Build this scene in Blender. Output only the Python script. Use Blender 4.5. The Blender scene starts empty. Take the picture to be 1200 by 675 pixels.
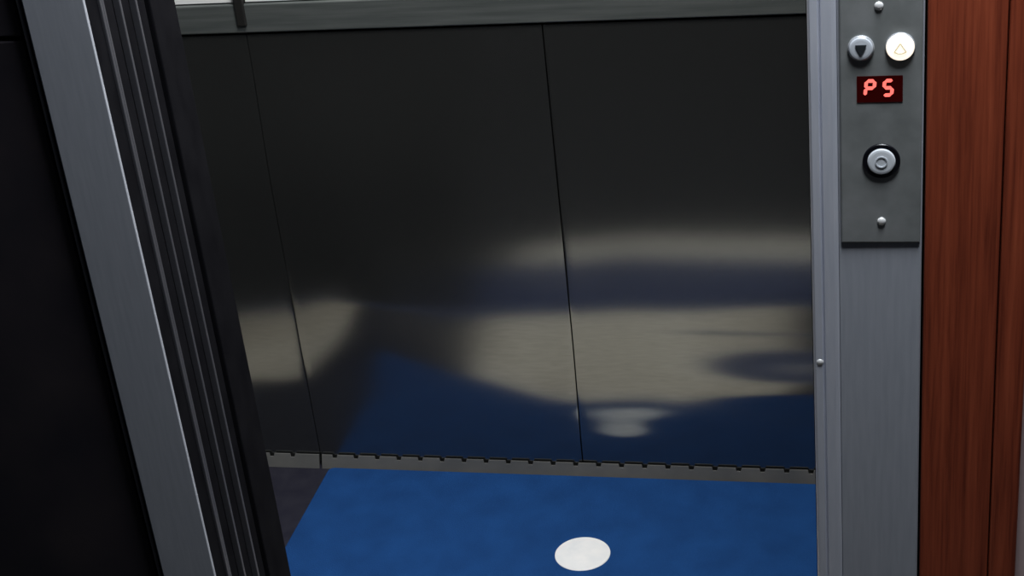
import bpy, bmesh, math
from mathutils import Matrix, Vector

scene = bpy.context.scene
COL = scene.collection
R = math.radians

# ------------------------------------------------------------------ helpers
def tag(o, label=None, cat=None, group=None, kind=None):
    if label: o['label'] = label
    if cat: o['category'] = cat
    if group: o['group'] = group
    if kind: o['kind'] = kind
    return o

def link_mesh(name, bm, mat, parent=None, smooth=False):
    bmesh.ops.recalc_face_normals(bm, faces=bm.faces)
    me = bpy.data.meshes.new(name)
    bm.to_mesh(me); bm.free()
    if smooth:
        for p in me.polygons: p.use_smooth = True
    o = bpy.data.objects.new(name, me)
    COL.objects.link(o)
    if mat: me.materials.append(mat)
    if parent: o.parent = parent
    return o

def empty(name, loc=(0, 0, 0)):
    o = bpy.data.objects.new(name, None)
    COL.objects.link(o); o.location = loc
    o.empty_display_size = .05
    return o

def box_bm(x0, x1, y0, y1, z0, z1, bev=0.0, seg=2, bm=None):
    tmp = bmesh.new()
    bmesh.ops.create_cube(tmp, size=1)
    for v in tmp.verts:
        v.co = Vector(((x0 + x1) / 2 + v.co.x * (x1 - x0),
                       (y0 + y1) / 2 + v.co.y * (y1 - y0),
                       (z0 + z1) / 2 + v.co.z * (z1 - z0)))
    if bev:
        bmesh.ops.bevel(tmp, geom=list(tmp.edges), offset=bev, segments=seg,
                        profile=.5, affect='EDGES')
    if bm is None: return tmp
    me = bpy.data.meshes.new('t'); tmp.to_mesh(me); tmp.free()
    bm.from_mesh(me); bpy.data.meshes.remove(me)
    return bm

def prism_bm(poly, y0, y1, bev=0, bm=None):
    """polygon in XZ extruded along Y"""
    tmp = bmesh.new()
    a = [tmp.verts.new((x, y0, z)) for x, z in poly]
    b = [tmp.verts.new((x, y1, z)) for x, z in poly]
    tmp.faces.new(a); tmp.faces.new(b[::-1])
    n = len(poly)
    for i in range(n):
        tmp.faces.new((a[i], b[i], b[(i + 1) % n], a[(i + 1) % n]))
    bmesh.ops.recalc_face_normals(tmp, faces=tmp.faces)
    if bm is None: return tmp
    me = bpy.data.meshes.new('t'); tmp.to_mesh(me); tmp.free()
    bm.from_mesh(me); bpy.data.meshes.remove(me)
    return bm

def profile_z_bm(poly, z0, z1):
    """polygon in XY extruded along Z (door frame sections)"""
    tmp = bmesh.new()
    a = [tmp.verts.new((x, y, z0)) for x, y in poly]
    b = [tmp.verts.new((x, y, z1)) for x, y in poly]
    tmp.faces.new(a); tmp.faces.new(b[::-1])
    n = len(poly)
    for i in range(n):
        tmp.faces.new((a[i], b[i], b[(i + 1) % n], a[(i + 1) % n]))
    return tmp

def lathe_bm(prof, cx, cy, cz, axis='-Y', n=48):
    """prof: list of (radius, height along axis); closed with centre caps"""
    bm = bmesh.new()
    rings = []
    for r, h in prof:
        ring = []
        if r < 1e-6:
            rings.append([bm.verts.new(pos(0, 0, h, cx, cy, cz, axis))]); continue
        for i in range(n):
            a = 2 * math.pi * i / n
            ring.append(bm.verts.new(pos(r * math.cos(a), r * math.sin(a), h, cx, cy, cz, axis)))
        rings.append(ring)
    for p, q in zip(rings, rings[1:]):
        if len(p) == 1 and len(q) == 1: continue
        for i in range(n):
            j = (i + 1) % n
            if len(p) == 1: bm.faces.new((p[0], q[i], q[j]))
            elif len(q) == 1: bm.faces.new((p[i], q[0], p[j]))
            else: bm.faces.new((p[i], q[i], q[j], p[j]))
    for ring in (rings[0], rings[-1]):
        if len(ring) > 1: bm.faces.new(ring)
    return bm

def pos(u, v, h, cx, cy, cz, axis):
    if axis == '-Y': return (cx + u, cy - h, cz + v)
    return (cx + u, cy + v, cz + h)

# ------------------------------------------------------------------ materials
def new_mat(name):
    m = bpy.data.materials.new(name); m.use_nodes = True
    nt = m.node_tree
    return m, nt, nt.nodes['Principled BSDF']

def setv(b, **k):
    names = dict(col='Base Color', rough='Roughness', metal='Metallic', spec='Specular IOR Level',
                 aniso='Anisotropic', emis='Emission Color', estr='Emission Strength', coat='Coat Weight')
    for n, v in k.items():
        if n in ('col', 'emis'): v = (*v, 1)
        b.inputs[names[n]].default_value = v

def plain(name, col, rough=.5, metal=0., spec=.5, **k):
    m, nt, b = new_mat(name)
    setv(b, col=col, rough=rough, metal=metal, spec=spec, **k)
    return m

def noisy(name, c0, c1, scale, stretch=(1, 1, 1), rough=.5, metal=0., spec=.5, bump=0., detail=4, rr=None):
    m, nt, b = new_mat(name)
    setv(b, rough=rough, metal=metal, spec=spec)
    tc = nt.nodes.new('ShaderNodeTexCoord')
    mp = nt.nodes.new('ShaderNodeMapping'); mp.inputs['Scale'].default_value = stretch
    nz = nt.nodes.new('ShaderNodeTexNoise')
    nz.inputs['Scale'].default_value = scale; nz.inputs['Detail'].default_value = detail
    cr = nt.nodes.new('ShaderNodeValToRGB')
    cr.color_ramp.elements[0].position = .3; cr.color_ramp.elements[1].position = .7
    cr.color_ramp.elements[0].color = (*c0, 1); cr.color_ramp.elements[1].color = (*c1, 1)
    L = nt.links.new
    L(tc.outputs['Object'], mp.inputs['Vector']); L(mp.outputs['Vector'], nz.inputs['Vector'])
    L(nz.outputs['Fac'], cr.inputs['Fac']); L(cr.outputs['Color'], b.inputs['Base Color'])
    if bump:
        bp = nt.nodes.new('ShaderNodeBump'); bp.inputs['Strength'].default_value = bump
        bp.inputs['Distance'].default_value = .002
        L(nz.outputs['Fac'], bp.inputs['Height']); L(bp.outputs['Normal'], b.inputs['Normal'])
    if rr:
        mr = nt.nodes.new('ShaderNodeMapRange')
        mr.inputs['To Min'].default_value, mr.inputs['To Max'].default_value = rr
        L(nz.outputs['Fac'], mr.inputs['Value']); L(mr.outputs['Result'], b.inputs['Roughness'])
    return m

M = {}
M['cab_steel'] = noisy('dark brushed cab steel', (.195, .205, .205), (.225, .235, .235), 60, (.6, 1, 6), rough=.17, metal=.92)
M['cab_steel'].node_tree.nodes['Principled BSDF'].inputs['Anisotropic Rotation'].default_value = 0
M['cab_steel'].node_tree.nodes['Principled BSDF'].inputs['Anisotropic'].default_value = .85
M['band'] = noisy('grey satin band', (.10, .115, .115), (.15, .165, .165), 18, (.4, 1, 8), rough=.5, metal=.5)
M['laminate'] = plain('pale laminate', (.82, .84, .85), rough=.4)
M['black'] = plain('black rubber joint', (.006, .006, .006), rough=.6)
M['jamb'] = noisy('brushed steel jamb', (.36, .38, .43), (.41, .43, .48), 30, (6, 1, .5), rough=.65, metal=.12, spec=.25)
M['plate'] = noisy('brushed steel faceplate', (.30, .32, .315), (.43, .445, .45), 26, (1, 1, 1), rough=.42, metal=.52, rr=(.4, .5))
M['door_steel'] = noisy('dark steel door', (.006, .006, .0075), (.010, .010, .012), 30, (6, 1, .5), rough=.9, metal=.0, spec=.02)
M['edge_steel_glint'] = plain('steel strip and edge glint', (.10, .10, .115), rough=.5, metal=.5)  # steel of the thin strip; elsewhere a painted highlight on door and return edges
M['skirting'] = noisy('dull aluminium skirting', (.09, .095, .1), (.15, .15, .145), 9, (1, 1, 1), rough=.55, metal=.3)
M['dark_wall'] = noisy('black polished stone', (.022, .020, .027), (.04, .033, .038), 8, rough=.6, spec=.25)
M['dark_floor'] = noisy('dark vinyl', (.012, .012, .022), (.02, .02, .03), 30, rough=.55, spec=.2)
M['beige_floor'] = noisy('beige vinyl', (.56, .50, .40), (.84, .77, .65), 7, rough=.6, spec=.2)
M['landing_tile'] = noisy('beige landing tile', (.62, .57, .49), (.7, .65, .55), 5, rough=.5, spec=.2)
M['landing_carpet'] = noisy('dark landing carpet', (.02, .02, .022), (.03, .03, .032), 200, rough=.9, spec=.05)
M['sill'] = noisy('dark grooved sill', (.028, .045, .12), (.04, .062, .16), 12, rough=.7, metal=.0, spec=.2)
M['pale_wall'] = plain('pale pinkish paint', (.55, .42, .42), rough=.7)
M['ceiling'] = plain('white ceiling paint', (.35, .35, .35), rough=.8)
M['moulding'] = noisy('pale aluminium moulding', (.6, .63, .72), (.68, .7, .78), 30, (6, 1, .5), rough=.45, metal=.3)
M['screw'] = plain('bright screw steel', (.85, .85, .85), rough=.35, metal=.3)
M['btn'] = plain('frosted grey button', (.62, .66, .72), rough=.35)
M['btn_pale'] = plain('pale grey button', (.72, .76, .81), rough=.35)
M['btn_mark'] = plain('dark button mark', (.02, .025, .03), rough=.5)
M['btn_faint'] = plain('faint grey mark', (.5, .53, .57), rough=.5)
M['collar'] = plain('black collar', (.005, .005, .008), rough=.3)
M['steel_ring'] = plain('steel button ring', (.5, .52, .55), rough=.35, metal=.3)
M['glow'] = plain('lit warm white button', (.8, .75, .65), rough=.4, emis=(1, .88, .72), estr=1.15)
M['glow_mark'] = plain('tan arrow outline', (.5, .45, .32), rough=.5, emis=(1, .85, .6), estr=.45)
M['led_off'] = plain('dark red display window', (.012, .001, .001), rough=.25, emis=(1, .0, .0), estr=.014)
M['led'] = plain('red led segment', (.5, .05, .04), rough=.4, emis=(1, .17, .14), estr=1.25)
M['emblem'] = noisy('white emblem vinyl', (.72, .74, .76), (.82, .82, .82), 40, rough=.5, spec=.3)

def mat_blue():
    m, nt, b = new_mat('blue carpet mat')
    setv(b, rough=.95, spec=.05)
    L = nt.links.new
    tc = nt.nodes.new('ShaderNodeTexCoord')
    n1 = nt.nodes.new('ShaderNodeTexNoise'); n1.inputs['Scale'].default_value = 14; n1.inputs['Detail'].default_value = 3
    n2 = nt.nodes.new('ShaderNodeTexNoise'); n2.inputs['Scale'].default_value = 420; n2.inputs['Detail'].default_value = 2
    mx = nt.nodes.new('ShaderNodeMath'); mx.operation = 'MULTIPLY_ADD'
    mx.inputs[1].default_value = .55
    cr = nt.nodes.new('ShaderNodeValToRGB')
    cr.color_ramp.elements[0].position = .45; cr.color_ramp.elements[1].position = 1.0
    cr.color_ramp.elements[0].color = (.0085, .039, .135, 1); cr.color_ramp.elements[1].color = (.0115, .056, .19, 1)
    L(tc.outputs['Object'], n1.inputs['Vector']); L(tc.outputs['Object'], n2.inputs['Vector'])
    L(n2.outputs['Fac'], mx.inputs[0]); L(n1.outputs['Fac'], mx.inputs[2])
    L(mx.outputs[0], cr.inputs['Fac']); L(cr.outputs['Color'], b.inputs['Base Color'])
    bp = nt.nodes.new('ShaderNodeBump'); bp.inputs['Strength'].default_value = .4; bp.inputs['Distance'].default_value = .002
    L(n2.outputs['Fac'], bp.inputs['Height']); L(bp.outputs['Normal'], b.inputs['Normal'])
    return m
M['blue'] = mat_blue()

def mat_wood():
    m, nt, b = new_mat('reddish mahogany')
    setv(b, rough=.42, spec=.35)
    L = nt.links.new
    tc = nt.nodes.new('ShaderNodeTexCoord')
    mp = nt.nodes.new('ShaderNodeMapping'); mp.inputs['Scale'].default_value = (60, 60, 2.2)
    n1 = nt.nodes.new('ShaderNodeTexNoise'); n1.inputs['Scale'].default_value = 1.2; n1.inputs['Detail'].default_value = 6
    n1.inputs['Roughness'].default_value = .65; n1.inputs['Distortion'].default_value = .6
    mp2 = nt.nodes.new('ShaderNodeMapping'); mp2.inputs['Scale'].default_value = (260, 260, 7)
    n2 = nt.nodes.new('ShaderNodeTexNoise'); n2.inputs['Scale'].default_value = 1; n2.inputs['Detail'].default_value = 3
    mx = nt.nodes.new('ShaderNodeMix'); mx.data_type = 'FLOAT'; mx.inputs[0].default_value = .35
    cr = nt.nodes.new('ShaderNodeValToRGB')
    e = cr.color_ramp.elements
    e[0].position = .34; e[0].color = (.115, .02, .010, 1)
    e[1].position = .66; e[1].color = (.36, .077, .034, 1)
    k = e.new(.5); k.color = (.255, .05, .022, 1)
    L(tc.outputs['Object'], mp.inputs['Vector']); L(tc.outputs['Object'], mp2.inputs['Vector'])
    L(mp.outputs['Vector'], n1.inputs['Vector']); L(mp2.outputs['Vector'], n2.inputs['Vector'])
    L(n1.outputs['Fac'], mx.inputs[2]); L(n2.outputs['Fac'], mx.inputs[3])
    L(mx.outputs[0], cr.inputs['Fac']); L(cr.outputs['Color'], b.inputs['Base Color'])
    return m
M['wood'] = mat_wood()

# ------------------------------------------------------------------ dimensions (metres)
YB = 2.531          # back wall of the car
YJ = 1.60           # front face of the door frame
XL = -.894          # clear opening, left
XR = -.089          # clear opening, right
CX0, CX1 = -1.55, .16     # inside of the car
CY0 = 1.832
TOP = 2.35

# ------------------------------------------------------------------ floors, ceilings, outer walls
def struct(name, bm, mat, label, cat, parent=None, smooth=False):
    o = link_mesh(name, bm, mat, parent, smooth)
    tag(o, label, cat, None, 'structure')
    return o

def struct_empty(name, label, cat):
    o = empty(name); tag(o, label, cat, None, 'structure'); return o

fl = struct_empty('floor', 'floor outside the lift, beige tile strip along the doorway', 'floor')
link_mesh('tile_strip', box_bm(-.80, .3, 1.49, 1.615, -.05, 0), M['landing_tile'], fl)
link_mesh('carpet', box_bm(-2.2, -.8005, 1.49, 1.615, -.05, 0), M['landing_carpet'], fl)
link_mesh('carpet', box_bm(.3005, 1.4, 1.49, 1.615, -.05, 0), M['landing_carpet'], fl)
link_mesh('carpet', box_bm(-2.2, 1.4, -1.2, 1.4895, -.05, 0), M['landing_carpet'], fl)

cf = struct_empty('floor', 'lift car floor around the blue mat, dark at the back', 'floor')
link_mesh('dark_flooring', box_bm(CX0, CX1, 2.19, YB + .03, -.05, 0), M['dark_floor'], cf)
link_mesh('beige_flooring', box_bm(-.87, -.2305, 1.88, 2.1895, -.05, 0), M['beige_floor'], cf)
link_mesh('reflection_darkener', box_bm(-.23, CX1, 1.88, 2.1895, -.05, 0), M['dark_floor'], cf)  # unseen dark floor piece, added to dim the right end of the wall reflection
link_mesh('reflection_darkener', box_bm(-1.2695, -.8705, 1.88, 2.1895, -.05, 0), M['dark_floor'], cf)  # likewise added, breaks up the beige reflected in the back wall
link_mesh('beige_flooring', box_bm(CX0, -1.27, 1.88, 2.1895, -.05, 0), M['beige_floor'], cf)

sl = bmesh.new()
for i, (a, b) in enumerate(((1.6155, 1.66), (1.667, 1.70), (1.707, 1.742), (1.752, 1.79), (1.797, 1.835), (1.842, 1.8795))):
    box_bm(-1.54, .155, a, b, -.03, 0, .0015, 1, sl)
box_bm(-1.75, .16, 1.6155, 1.8795, -.05, -.0295, bm=sl)
struct('trim_1', sl, M['sill'], 'grooved door sill between lift and landing', 'sill')

struct('ceiling', box_bm(-2.2, 1.4, -1.2, 1.61, 2.45, 2.5), M['ceiling'], 'ceiling outside the lift', 'ceiling')
struct('ceiling', box_bm(CX0 - .02, CX1 + .02, 1.84, YB + .05, TOP, TOP + .05), M['ceiling'], 'ceiling of the lift car', 'ceiling')
struct('wall_rear', box_bm(-2.2, 1.4, -1.25, -1.2005, 0, 2.45), M['dark_wall'], 'dark wall opposite the lift', 'wall')

# left landing wall: dark polished panels with a horizontal joint
wl = struct_empty('wall_left', 'dark polished wall left of the lift doorway', 'wall')
link_mesh('wall_panel', box_bm(-2.2, -.988, 1.612, 1.638, 0, 1.188, .0015, 1), M['dark_wall'], wl)
link_mesh('wall_panel', box_bm(-2.2, -.988, 1.612, 1.638, 1.194, 2.45, .0015, 1), M['dark_wall'], wl)

# wood cladding right of the frame
wr = struct_empty('wall_right', 'reddish brown wood cladding right of the call panel', 'wall')
link_mesh('wood_board', box_bm(.0315, .110, 1.604, 1.638, 0, 2.45, .003, 2), M['wood'], wr)
link_mesh('wood_board', box_bm(.1112, .1420, 1.604, 1.638, 0, 2.45, .003, 2), M['wood'], wr)
struct('wall_side', box_bm(.1425, 1.4, 1.62, 1.66, 0, 2.45), M['pale_wall'], 'pale wall at the far right behind the wood edge', 'wall')
struct('wall_header', box_bm(-.976, .035, 1.604, 1.638, 2.171, 2.45), M['dark_wall'], 'wall above the lift doorway', 'wall')

# ------------------------------------------------------------------ door frame
def jamb_poly_left():
    x0, x1 = -.972, XL
    return [(x0, YJ + .003), (x0 + .003, YJ), (x1 - .0006, YJ), (x1, YJ + .0006), (x1, YJ + .0045), (x0, YJ + .0045)]
jl = struct('trim_2', profile_z_bm(jamb_poly_left(), 0, 2.11), M['jamb'], 'left steel jamb of the lift doorway', 'door jamb')
link_mesh('return_face', box_bm(-.971, XL - .0002, YJ + .0048, 1.636, 0, 2.11), M['door_steel'], jl)
link_mesh('return_edge_glint', box_bm(XL - .006, XL + .003, 1.6325, 1.6375, 0, 2.11, .001, 2), M['edge_steel_glint'], jl)  # paler strip stands in for the highlight along the return's edge
link_mesh('edge_strip', box_bm(-.9805, -.9755, 1.604, 1.636, 0, 2.11, .001, 1), M['edge_steel_glint'], jl)

g = [(-.0590, 1.636), (-.0590, YJ + .0012), (-.0582, YJ),
     (.0274, YJ - .0004), (.0288, YJ + .0012), (.0288, 1.636)]
jr = struct('trim_3', profile_z_bm(g, 0, 2.11), M['jamb'], 'right steel jamb carrying the call panel', 'door jamb')
g2 = [(-.0887, 1.636), (-.0887, YJ + .003), (-.0879, YJ + .0008), (-.086, YJ - .0006), (-.0785, YJ - .0006), (-.0772, YJ + .0025), (-.0762, YJ + .0025), (-.0750, YJ - .0006),
      (-.0640, YJ - .0006), (-.0610, YJ - .0001), (-.0592, YJ + .001), (-.0592, 1.636)]
link_mesh('edge_moulding', profile_z_bm(g2, 0, 2.11), M['moulding'], jr)
link_mesh('screw', lathe_bm([(.0042, 0), (.0042, .0006), (.003, .0016), (0, .002)], -.0815, YJ + .0002, .782, n=20), M['screw'], jr, True)
struct('trim_4', box_bm(-.972, .0288, 1.601, 1.636, 2.1105, 2.17, .002), M['jamb'], 'steel head of the lift doorway', 'door head')

# ------------------------------------------------------------------ sliding doors, pushed open to the left
d1 = struct_empty('door_1', 'landing lift door slid open behind the left jamb', 'lift door')
def leaf(parent, y0, y1, xe, mat):
    o = link_mesh('door_leaf', box_bm(xe - .42, xe, y0, y1, .006, 2.10, .0015, 2), mat, parent)
    e = link_mesh('leaf_edge_glint', box_bm(xe - .006, xe + .0035, y0 - .0014, y0 + .0035, .006, 2.10, .001, 2), M['edge_steel_glint'], o)  # paler strip painted in as the highlight on the leaf's edge
    return o
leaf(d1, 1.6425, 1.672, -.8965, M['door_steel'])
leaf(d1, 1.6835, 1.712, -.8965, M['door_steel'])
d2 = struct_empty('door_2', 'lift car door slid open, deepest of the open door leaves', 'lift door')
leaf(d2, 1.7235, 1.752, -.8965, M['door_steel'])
# car front return panels
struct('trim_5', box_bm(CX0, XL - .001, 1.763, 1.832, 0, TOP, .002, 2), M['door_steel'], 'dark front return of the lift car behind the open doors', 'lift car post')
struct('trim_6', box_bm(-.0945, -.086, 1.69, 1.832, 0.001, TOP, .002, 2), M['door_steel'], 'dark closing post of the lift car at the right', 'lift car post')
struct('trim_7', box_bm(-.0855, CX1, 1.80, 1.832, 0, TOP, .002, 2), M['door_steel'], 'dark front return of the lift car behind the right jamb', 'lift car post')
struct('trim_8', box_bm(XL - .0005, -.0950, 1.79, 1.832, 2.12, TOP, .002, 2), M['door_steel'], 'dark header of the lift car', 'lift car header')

# ------------------------------------------------------------------ car walls
struct('wall_car_left', box_bm(CX0 - .03, CX0 - .0005, 1.84, YB + .06, 0, TOP), M['cab_steel'], 'left steel wall of the lift car', 'wall')
struct('wall_car_right', box_bm(CX1 + .0005, CX1 + .03, 1.84, YB + .06, 0, TOP), M['cab_steel'], 'right steel wall of the lift car', 'wall')

def sm(a, b, x):
    t = max(0., min(1., (x - a) / (b - a))); return t * t * (3 - 2 * t)
def gau(x, c, w): return math.exp(-((x - c) / w) ** 2)

def tilt(x, z):
    """upward lean of the sheet metal, degrees: the panels are slightly dented and wavy"""
    # right-hand part
    r = 4.6 * sm(.10, .155, z) * (1 - sm(.16, .34, z))
    r += 7.2 * gau(z, .092, .025) * gau(x, -.50, .11)
    r += 4.6 * sm(-.50, -.16, x) * gau(z, .236, .040)
    r += 1.6 * sm(-.52, -.3, x) * gau(z, .305, .008) + 1.4 * gau(x, -.4, .12) * gau(z, .19, .007)
    r += -1.3 * sm(-.42, -.12, x) * gau(z, .345, .04)
    r += -5.0 * sm(-.40, -.14, x) * gau(z, .165, .025)
    r += .8 * gau(z, .385, .03)
    rm = sm(-.88, -.56, x)
    # middle dip, taken back by a shallow swell higher up
    m = gau(x, -.97, .09) * (-3.2 * sm(.16, .24, z) * (1 - sm(.33, .39, z)) + 1.35 * sm(.42, .5, z) * (1 - sm(.80, .88, z)))
    return r * rm + m

def back_panel(x0, x1, parent):
    nx, nz = 44, 190
    z0, z1 = .004, .894
    bm = bmesh.new()
    rows = []
    xcol = [x0, x0 + .0012, x0 + .003] + [x0 + .003 + (x1 - x0 - .006) * i / (nx - 4) for i in range(1, nx - 4)] + [x1 - .003, x1 - .0012, x1]
    nx = len(xcol) - 1
    offs = []
    for i in range(nx + 1):
        x = xcol[i]
        acc = 0; col = []
        dz = (z1 - z0) / nz
        for j in range(nz + 1):
            col.append(acc)
            acc += -math.tan(R(tilt(x, z0 + dz * (j + .5)))) * dz
        # the sheet lies flat under the band and swells out towards its foot
        end = col[-1]
        col = [c - end for c in col]
        d = .0135 - col[0]
        col = [c + d * (1 - sm(.58, .888, z0 + dz * j)) for j, c in enumerate(col)]
        offs.append(col)
    for i in range(nx + 1):
        x = xcol[i]
        lip = .0004 * (1 - sm(0, .0025, min(x - x0, x1 - x)))
        rows.append([bm.verts.new((x, YB - offs[i][j] + lip, z0 + (z1 - z0) * j / nz)) for j in range(nz + 1)])
    for i in range(nx):
        for j in range(nz):
            bm.faces.new((rows[i][j], rows[i + 1][j], rows[i + 1][j + 1], rows[i][j + 1]))
    # returned edges and a back so the panel is a solid tray
    yb = YB + .035
    rim = [rows[i][0] for i in range(nx + 1)] + [rows[nx][j] for j in range(1, nz + 1)] + \
           [rows[i][nz] for i in range(nx - 1, -1, -1)] + [rows[0][j] for j in range(nz - 1, 0, -1)]
    ring = [bm.verts.new(v.co) for v in rim]
    back = [bm.verts.new((v.co.x, yb, v.co.z)) for v in ring]
    n = len(ring)
    for k in range(n):
        bm.faces.new((ring[k], ring[(k + 1) % n], back[(k + 1) % n], back[k]))
    bm.faces.new(back)
    o = link_mesh('steel_panel', bm, M['cab_steel'], parent, True)
    for p in o.data.polygons:
        if abs(p.normal.y) < .7: p.use_smooth = False
    return o

wb = struct_empty('wall_back', 'back wall of the lift car, dark shiny steel panels under a grey band', 'wall')
link_mesh('backing_board', box_bm(CX0, CX1, YB + .036, YB + .06, 0, TOP), M['black'], wb)
for a, b in ((CX0 + .002, -1.1156), (-1.1140, -.5812), (-.5788, -.0512), (-.0488, CX1 - .002)):
    back_panel(a, b, wb)
link_mesh('dado_band', box_bm(CX0 + .002, CX1 - .002, YB - .004, YB + .035, .8985, .9505, .0025, 2), M['band'], wb)
ups = [(CX0 + .002, -1.1255), (-1.1065, -.5815), (-.5785, -.052), (-.049, CX1 - .002)]
for a, b in ups:
    link_mesh('upper_panel', box_bm(a, b, YB + .001, YB + .035, .9525, TOP - .002, .001, 1), M['laminate'], wb)
link_mesh('joint_strip', box_bm(-1.1245, -1.1075, YB - .009, YB + .03, .912, TOP - .002, .002, 2), M['black'], wb)

# skirting with a row of ventilation notches
def skirting(x0, x1):
    zt, zn = .0265, .0205
    pts = [(x0, .0005), (x1, .0005), (x1, zt)]
    xs = []
    k = 0
    x = -.148
    while x > x0 + .012:
        if x < x1 - .012: xs.append(x)
        x -= .0445
    for c in xs:
        pts += [(c + .0055, zt), (c + .004, zn), (c - .004, zn), (c - .0055, zt)]
    pts.append((x0, zt))
    return prism_bm(pts, YB - .0195, YB - .017)
bs = struct_empty('baseboard_back', 'low grey skirting with vent notches along the back of the lift car', 'baseboard')
for a, b in ((CX0 + .002, -1.1155), (-1.1095, CX1 - .002)):
    sk = skirting(a, b)
    for v in sk.verts:
        v.co.y -= .010 * (1 - v.co.z / .0265)
    link_mesh('skirting_strip', sk, M['skirting'], bs)

# ------------------------------------------------------------------ blue mat
mat_o = empty('floor_mat', (-.54, 2.325, 0)); tag(mat_o, 'bright blue carpet mat with a white round emblem on the lift floor', 'mat')
def rounded_rect(x0, x1, y0, y1, r, n=8):
    p = []
    for cx, cy, a0 in ((x1 - r, y1 - r, 0), (x0 + r, y1 - r, 90), (x0 + r, y0 + r, 180), (x1 - r, y0 + r, 270)):
        for i in range(n + 1):
            a = R(a0 + 90 * i / n); p.append((cx + r * math.cos(a), cy + r * math.sin(a)))
    return p
def slab(poly, z0, z1, bev=.002):
    bm = profile_z_bm(poly, z0, z1)
    bmesh.ops.recalc_face_normals(bm, faces=bm.faces)
    top = [e for e in bm.edges if all(abs(v.co.z - z1) < 1e-6 for v in e.verts)]
    bmesh.ops.bevel(bm, geom=top, offset=bev, segments=2, profile=.5, affect='EDGES')
    return bm
MX, MY = -.54, 2.325
pile = link_mesh('pile', slab(rounded_rect(-1.092 - MX, -.02 - MX, 2.145 - MY, 2.498 - MY, .012), .0005, .007), M['blue'], mat_o)
bm = lathe_bm([(.0495, 0), (.0495, .0008), (.0488, .0014), (0, .0014)], -.5355 - MX, 2.252 - MY, .0068, axis='Z', n=64)
e = link_mesh('round_emblem', bm, M['emblem'], mat_o); e['label'] = 'white round emblem'

# ------------------------------------------------------------------ call station on the right jamb
cs = empty('call_station', (-.0135, YJ, .93)); tag(cs, 'steel lift call panel with two round buttons and red floor display on the right jamb', 'call panel')
def local(o):
    o.matrix_parent_inverse = Matrix.Translation((.0135, -YJ, -.93)); return o
def part(name, bm, mat, parent=cs, label=None, smooth=False):
    o = link_mesh(name, bm, mat, parent, smooth)
    if parent is cs: local(o)
    if label: o['label'] = label
    return o
FY = YJ - .003
part('faceplate', box_bm(-.0562, .0270, FY, YJ - .0002, .9335, 1.225, .002, 3), M['plate'])

def button(name, cx, cz, r, mat, label, ring_mat, ring_r):
    part_ring = part('button_ring', lathe_bm([(ring_r, 0), (ring_r, .0016), (ring_r - .0008, .0024), (r + .0003, .0024), (r + .0003, .0003)], cx, FY, cz, n=56), ring_mat)
    b = part(name, lathe_bm([(r, .0002), (r, .003), (r - .001, .0039), (r - .003, .0042), (0, .0044)], cx, FY, cz, n=56), mat, label=label, smooth=False)
    return b
# down
b = button('down_button', -.0345, 1.1556, .0122, M['btn'], 'unlit grey button with a dark down arrow', M['steel_ring'], .0134)
cx, cz = -.0345, 1.1556
tri = [(cx - .0056, cz + .0045), (cx + .0056, cz + .0045), (cx + .0050, cz + .0022), (cx + .0012, cz - .0055), (cx - .0012, cz - .0055), (cx - .0050, cz + .0022)]
part('arrow', prism_bm(tri, FY - .0053, FY - .0042), M['btn_mark'], b)
# up (lit)
cx, cz = .0047, 1.1560
b = button('up_button', cx, cz, .0140, M['glow'], 'lit warm white button with a faint up arrow', M['steel_ring'], .0149)
def outline(poly, w):
    bm = bmesh.new()
    n = len(poly)
    for i in range(n):
        (x0, z0), (x1, z1) = poly[i], poly[(i + 1) % n]
        d = Vector((x1 - x0, z1 - z0)); d.normalize(); p = Vector((-d.y, d.x)) * w / 2
        prism_bm([(x0 + p.x, z0 + p.y), (x0 - p.x, z0 - p.y), (x1 - p.x, z1 - p.y), (x1 + p.x, z1 + p.y)], FY - .0053, FY - .0042, bm=bm)
    return bm
part('arrow', outline([(cx, cz + .0045), (cx + .006, cz - .0045), (cx + .002, cz - .0062), (cx - .002, cz - .0062), (cx - .006, cz - .0045)], .0013), M['glow_mark'], b)
# lower push with black collar
cx, cz = -.0138, 1.0303
b = button('round_push', cx, cz, .0145, M['btn_pale'], 'pale grey round push with a thick black collar', M['collar'], .0195)
bm = bmesh.new()
n = 32
def ringbm(r0, r1):
    bm = bmesh.new(); q = []
    for r, y in ((r0, FY - .0042), (r0, FY - .0050), (r1, FY - .0050), (r1, FY - .0042)):
        q.append([bm.verts.new((cx + r * math.cos(2 * math.pi * i / n), y, cz + r * math.sin(2 * math.pi * i / n))) for i in range(n)])
    for k in range(4):
        for i in range(n):
            bm.faces.new((q[k][i], q[k][(i + 1) % n], q[(k + 1) % 4][(i + 1) % n], q[(k + 1) % 4][i]))
    return bm
bm.free()
part('ring_mark', ringbm(.0052, .0064), M['btn_faint'], b)
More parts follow.
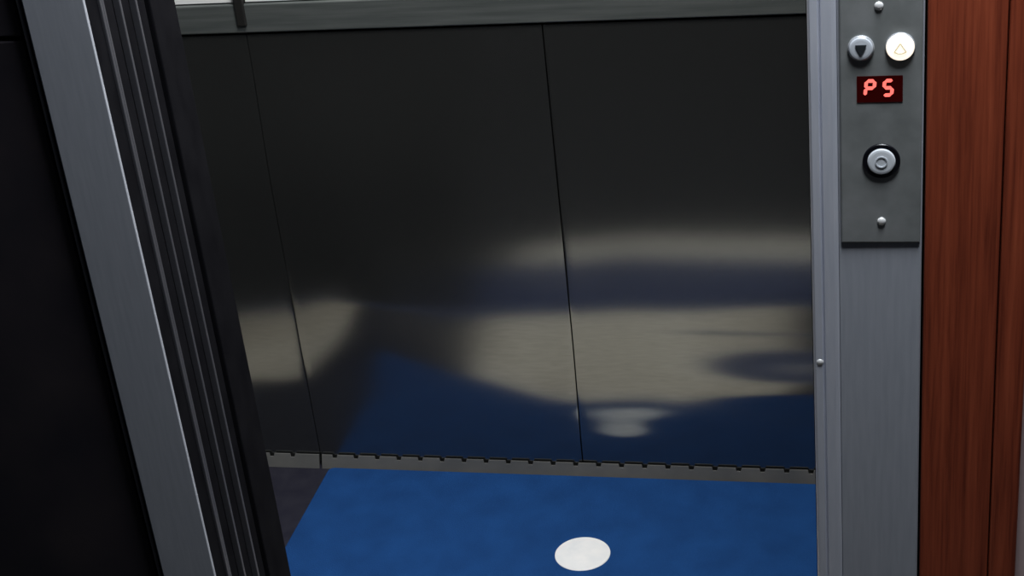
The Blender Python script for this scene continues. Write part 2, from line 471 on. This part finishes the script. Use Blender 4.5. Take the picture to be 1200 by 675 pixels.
# display
dsp = part('floor_display', box_bm(-.0389, .0076, FY - .0006, FY + .001, 1.0962, 1.1250), M['led_off'], label='small dark display with red lit characters P5')
def seg_digit(x0, x1, z0, z1, segs, slant=.0007, w=.0036):
    zm = (z0 + z1) / 2
    P = {'a': ((x0, z1), (x1, z1)), 'g': ((x0, zm), (x1, zm)), 'd': ((x0, z0), (x1, z0)),
         'f': ((x0, zm), (x0, z1)), 'b': ((x1, zm), (x1, z1)), 'e': ((x0, z0), (x0, zm)), 'c': ((x1, z0), (x1, zm))}
    bm = bmesh.new()
    for s in segs:
        (ax, az), (bx, bz) = P[s]
        sh = lambda x, z: (x + slant * (z - zm) / (z1 - z0) * 2, z)
        h = w / 2
        if az == bz:
            g = .0002
            poly = [(ax + g, az), (ax + h, az + h), (bx - h, az + h), (bx - g, az), (bx - h, az - h), (ax + h, az - h)]
        else:
            g = .0002
            poly = [(ax, az + g), (ax + h, az + h), (ax + h, bz - h), (ax, bz - g), (ax - h, bz - h), (ax - h, az + h)]
        prism_bm([sh(*p) for p in poly], FY - .0013, FY - .0005, bm=bm)
    return bm
part('character', seg_digit(-.0298, -.0212, 1.1040, 1.1198, 'abefg'), M['led'], dsp)
part('character', seg_digit(-.0113, -.0030, 1.1040, 1.1198, 'acdfg'), M['led'], dsp)
for zc, xc in ((1.1995, -.0166), (.9597, -.0136)):
    part('screw', lathe_bm([(.0046, 0), (.0046, .0006), (.0036, .0017), (.0018, .0023), (0, .0024)], xc, FY, zc, n=24), M['screw'], smooth=True)

# ------------------------------------------------------------------ lamps
def area(name, loc, size, power, col, rot=(0, 0, 0), sy=None):
    l = bpy.data.lights.new(name, 'AREA'); l.energy = power; l.color = col
    l.shape = 'RECTANGLE'; l.size = size; l.size_y = sy or size
    o = bpy.data.objects.new(name, l); COL.objects.link(o)
    o.location = loc; o.rotation_euler = rot
    return o
area('car_ceiling_lamp', (-.5, 1.99, TOP - .02), .6, 35, (1, .97, .93), sy=.35)
area('landing_ceiling_lamp', (.10, 1.3, 2.43), .4, 37, (.9, .95, 1))

w = bpy.data.worlds.new('World'); scene.world = w; w.use_nodes = True
w.node_tree.nodes['Background'].inputs['Color'].default_value = (.42, .55, .65, 1)
w.node_tree.nodes['Background'].inputs['Strength'].default_value = .04

# ------------------------------------------------------------------ camera
cam = bpy.data.cameras.new('Camera'); co = bpy.data.objects.new('Camera', cam); COL.objects.link(co)
cam.sensor_fit = 'HORIZONTAL'; cam.sensor_width = 36; cam.lens = 1863.146 / 1200 * 36
cam.clip_start = .02
m = Matrix(((.97230068, -.0058489, .23366038), (.21040749, .4572382, -.86409601), (-.10178444, .88932504, .44580367)))
co.matrix_world = Matrix.Translation((0, 0, 1.70)) @ m.to_4x4()
scene.camera = co

scene.view_settings.view_transform = 'Standard'
scene.view_settings.look = 'None'
scene.view_settings.exposure = 0
scene.view_settings.gamma = 1
scene.view_settings.use_curve_mapping = False
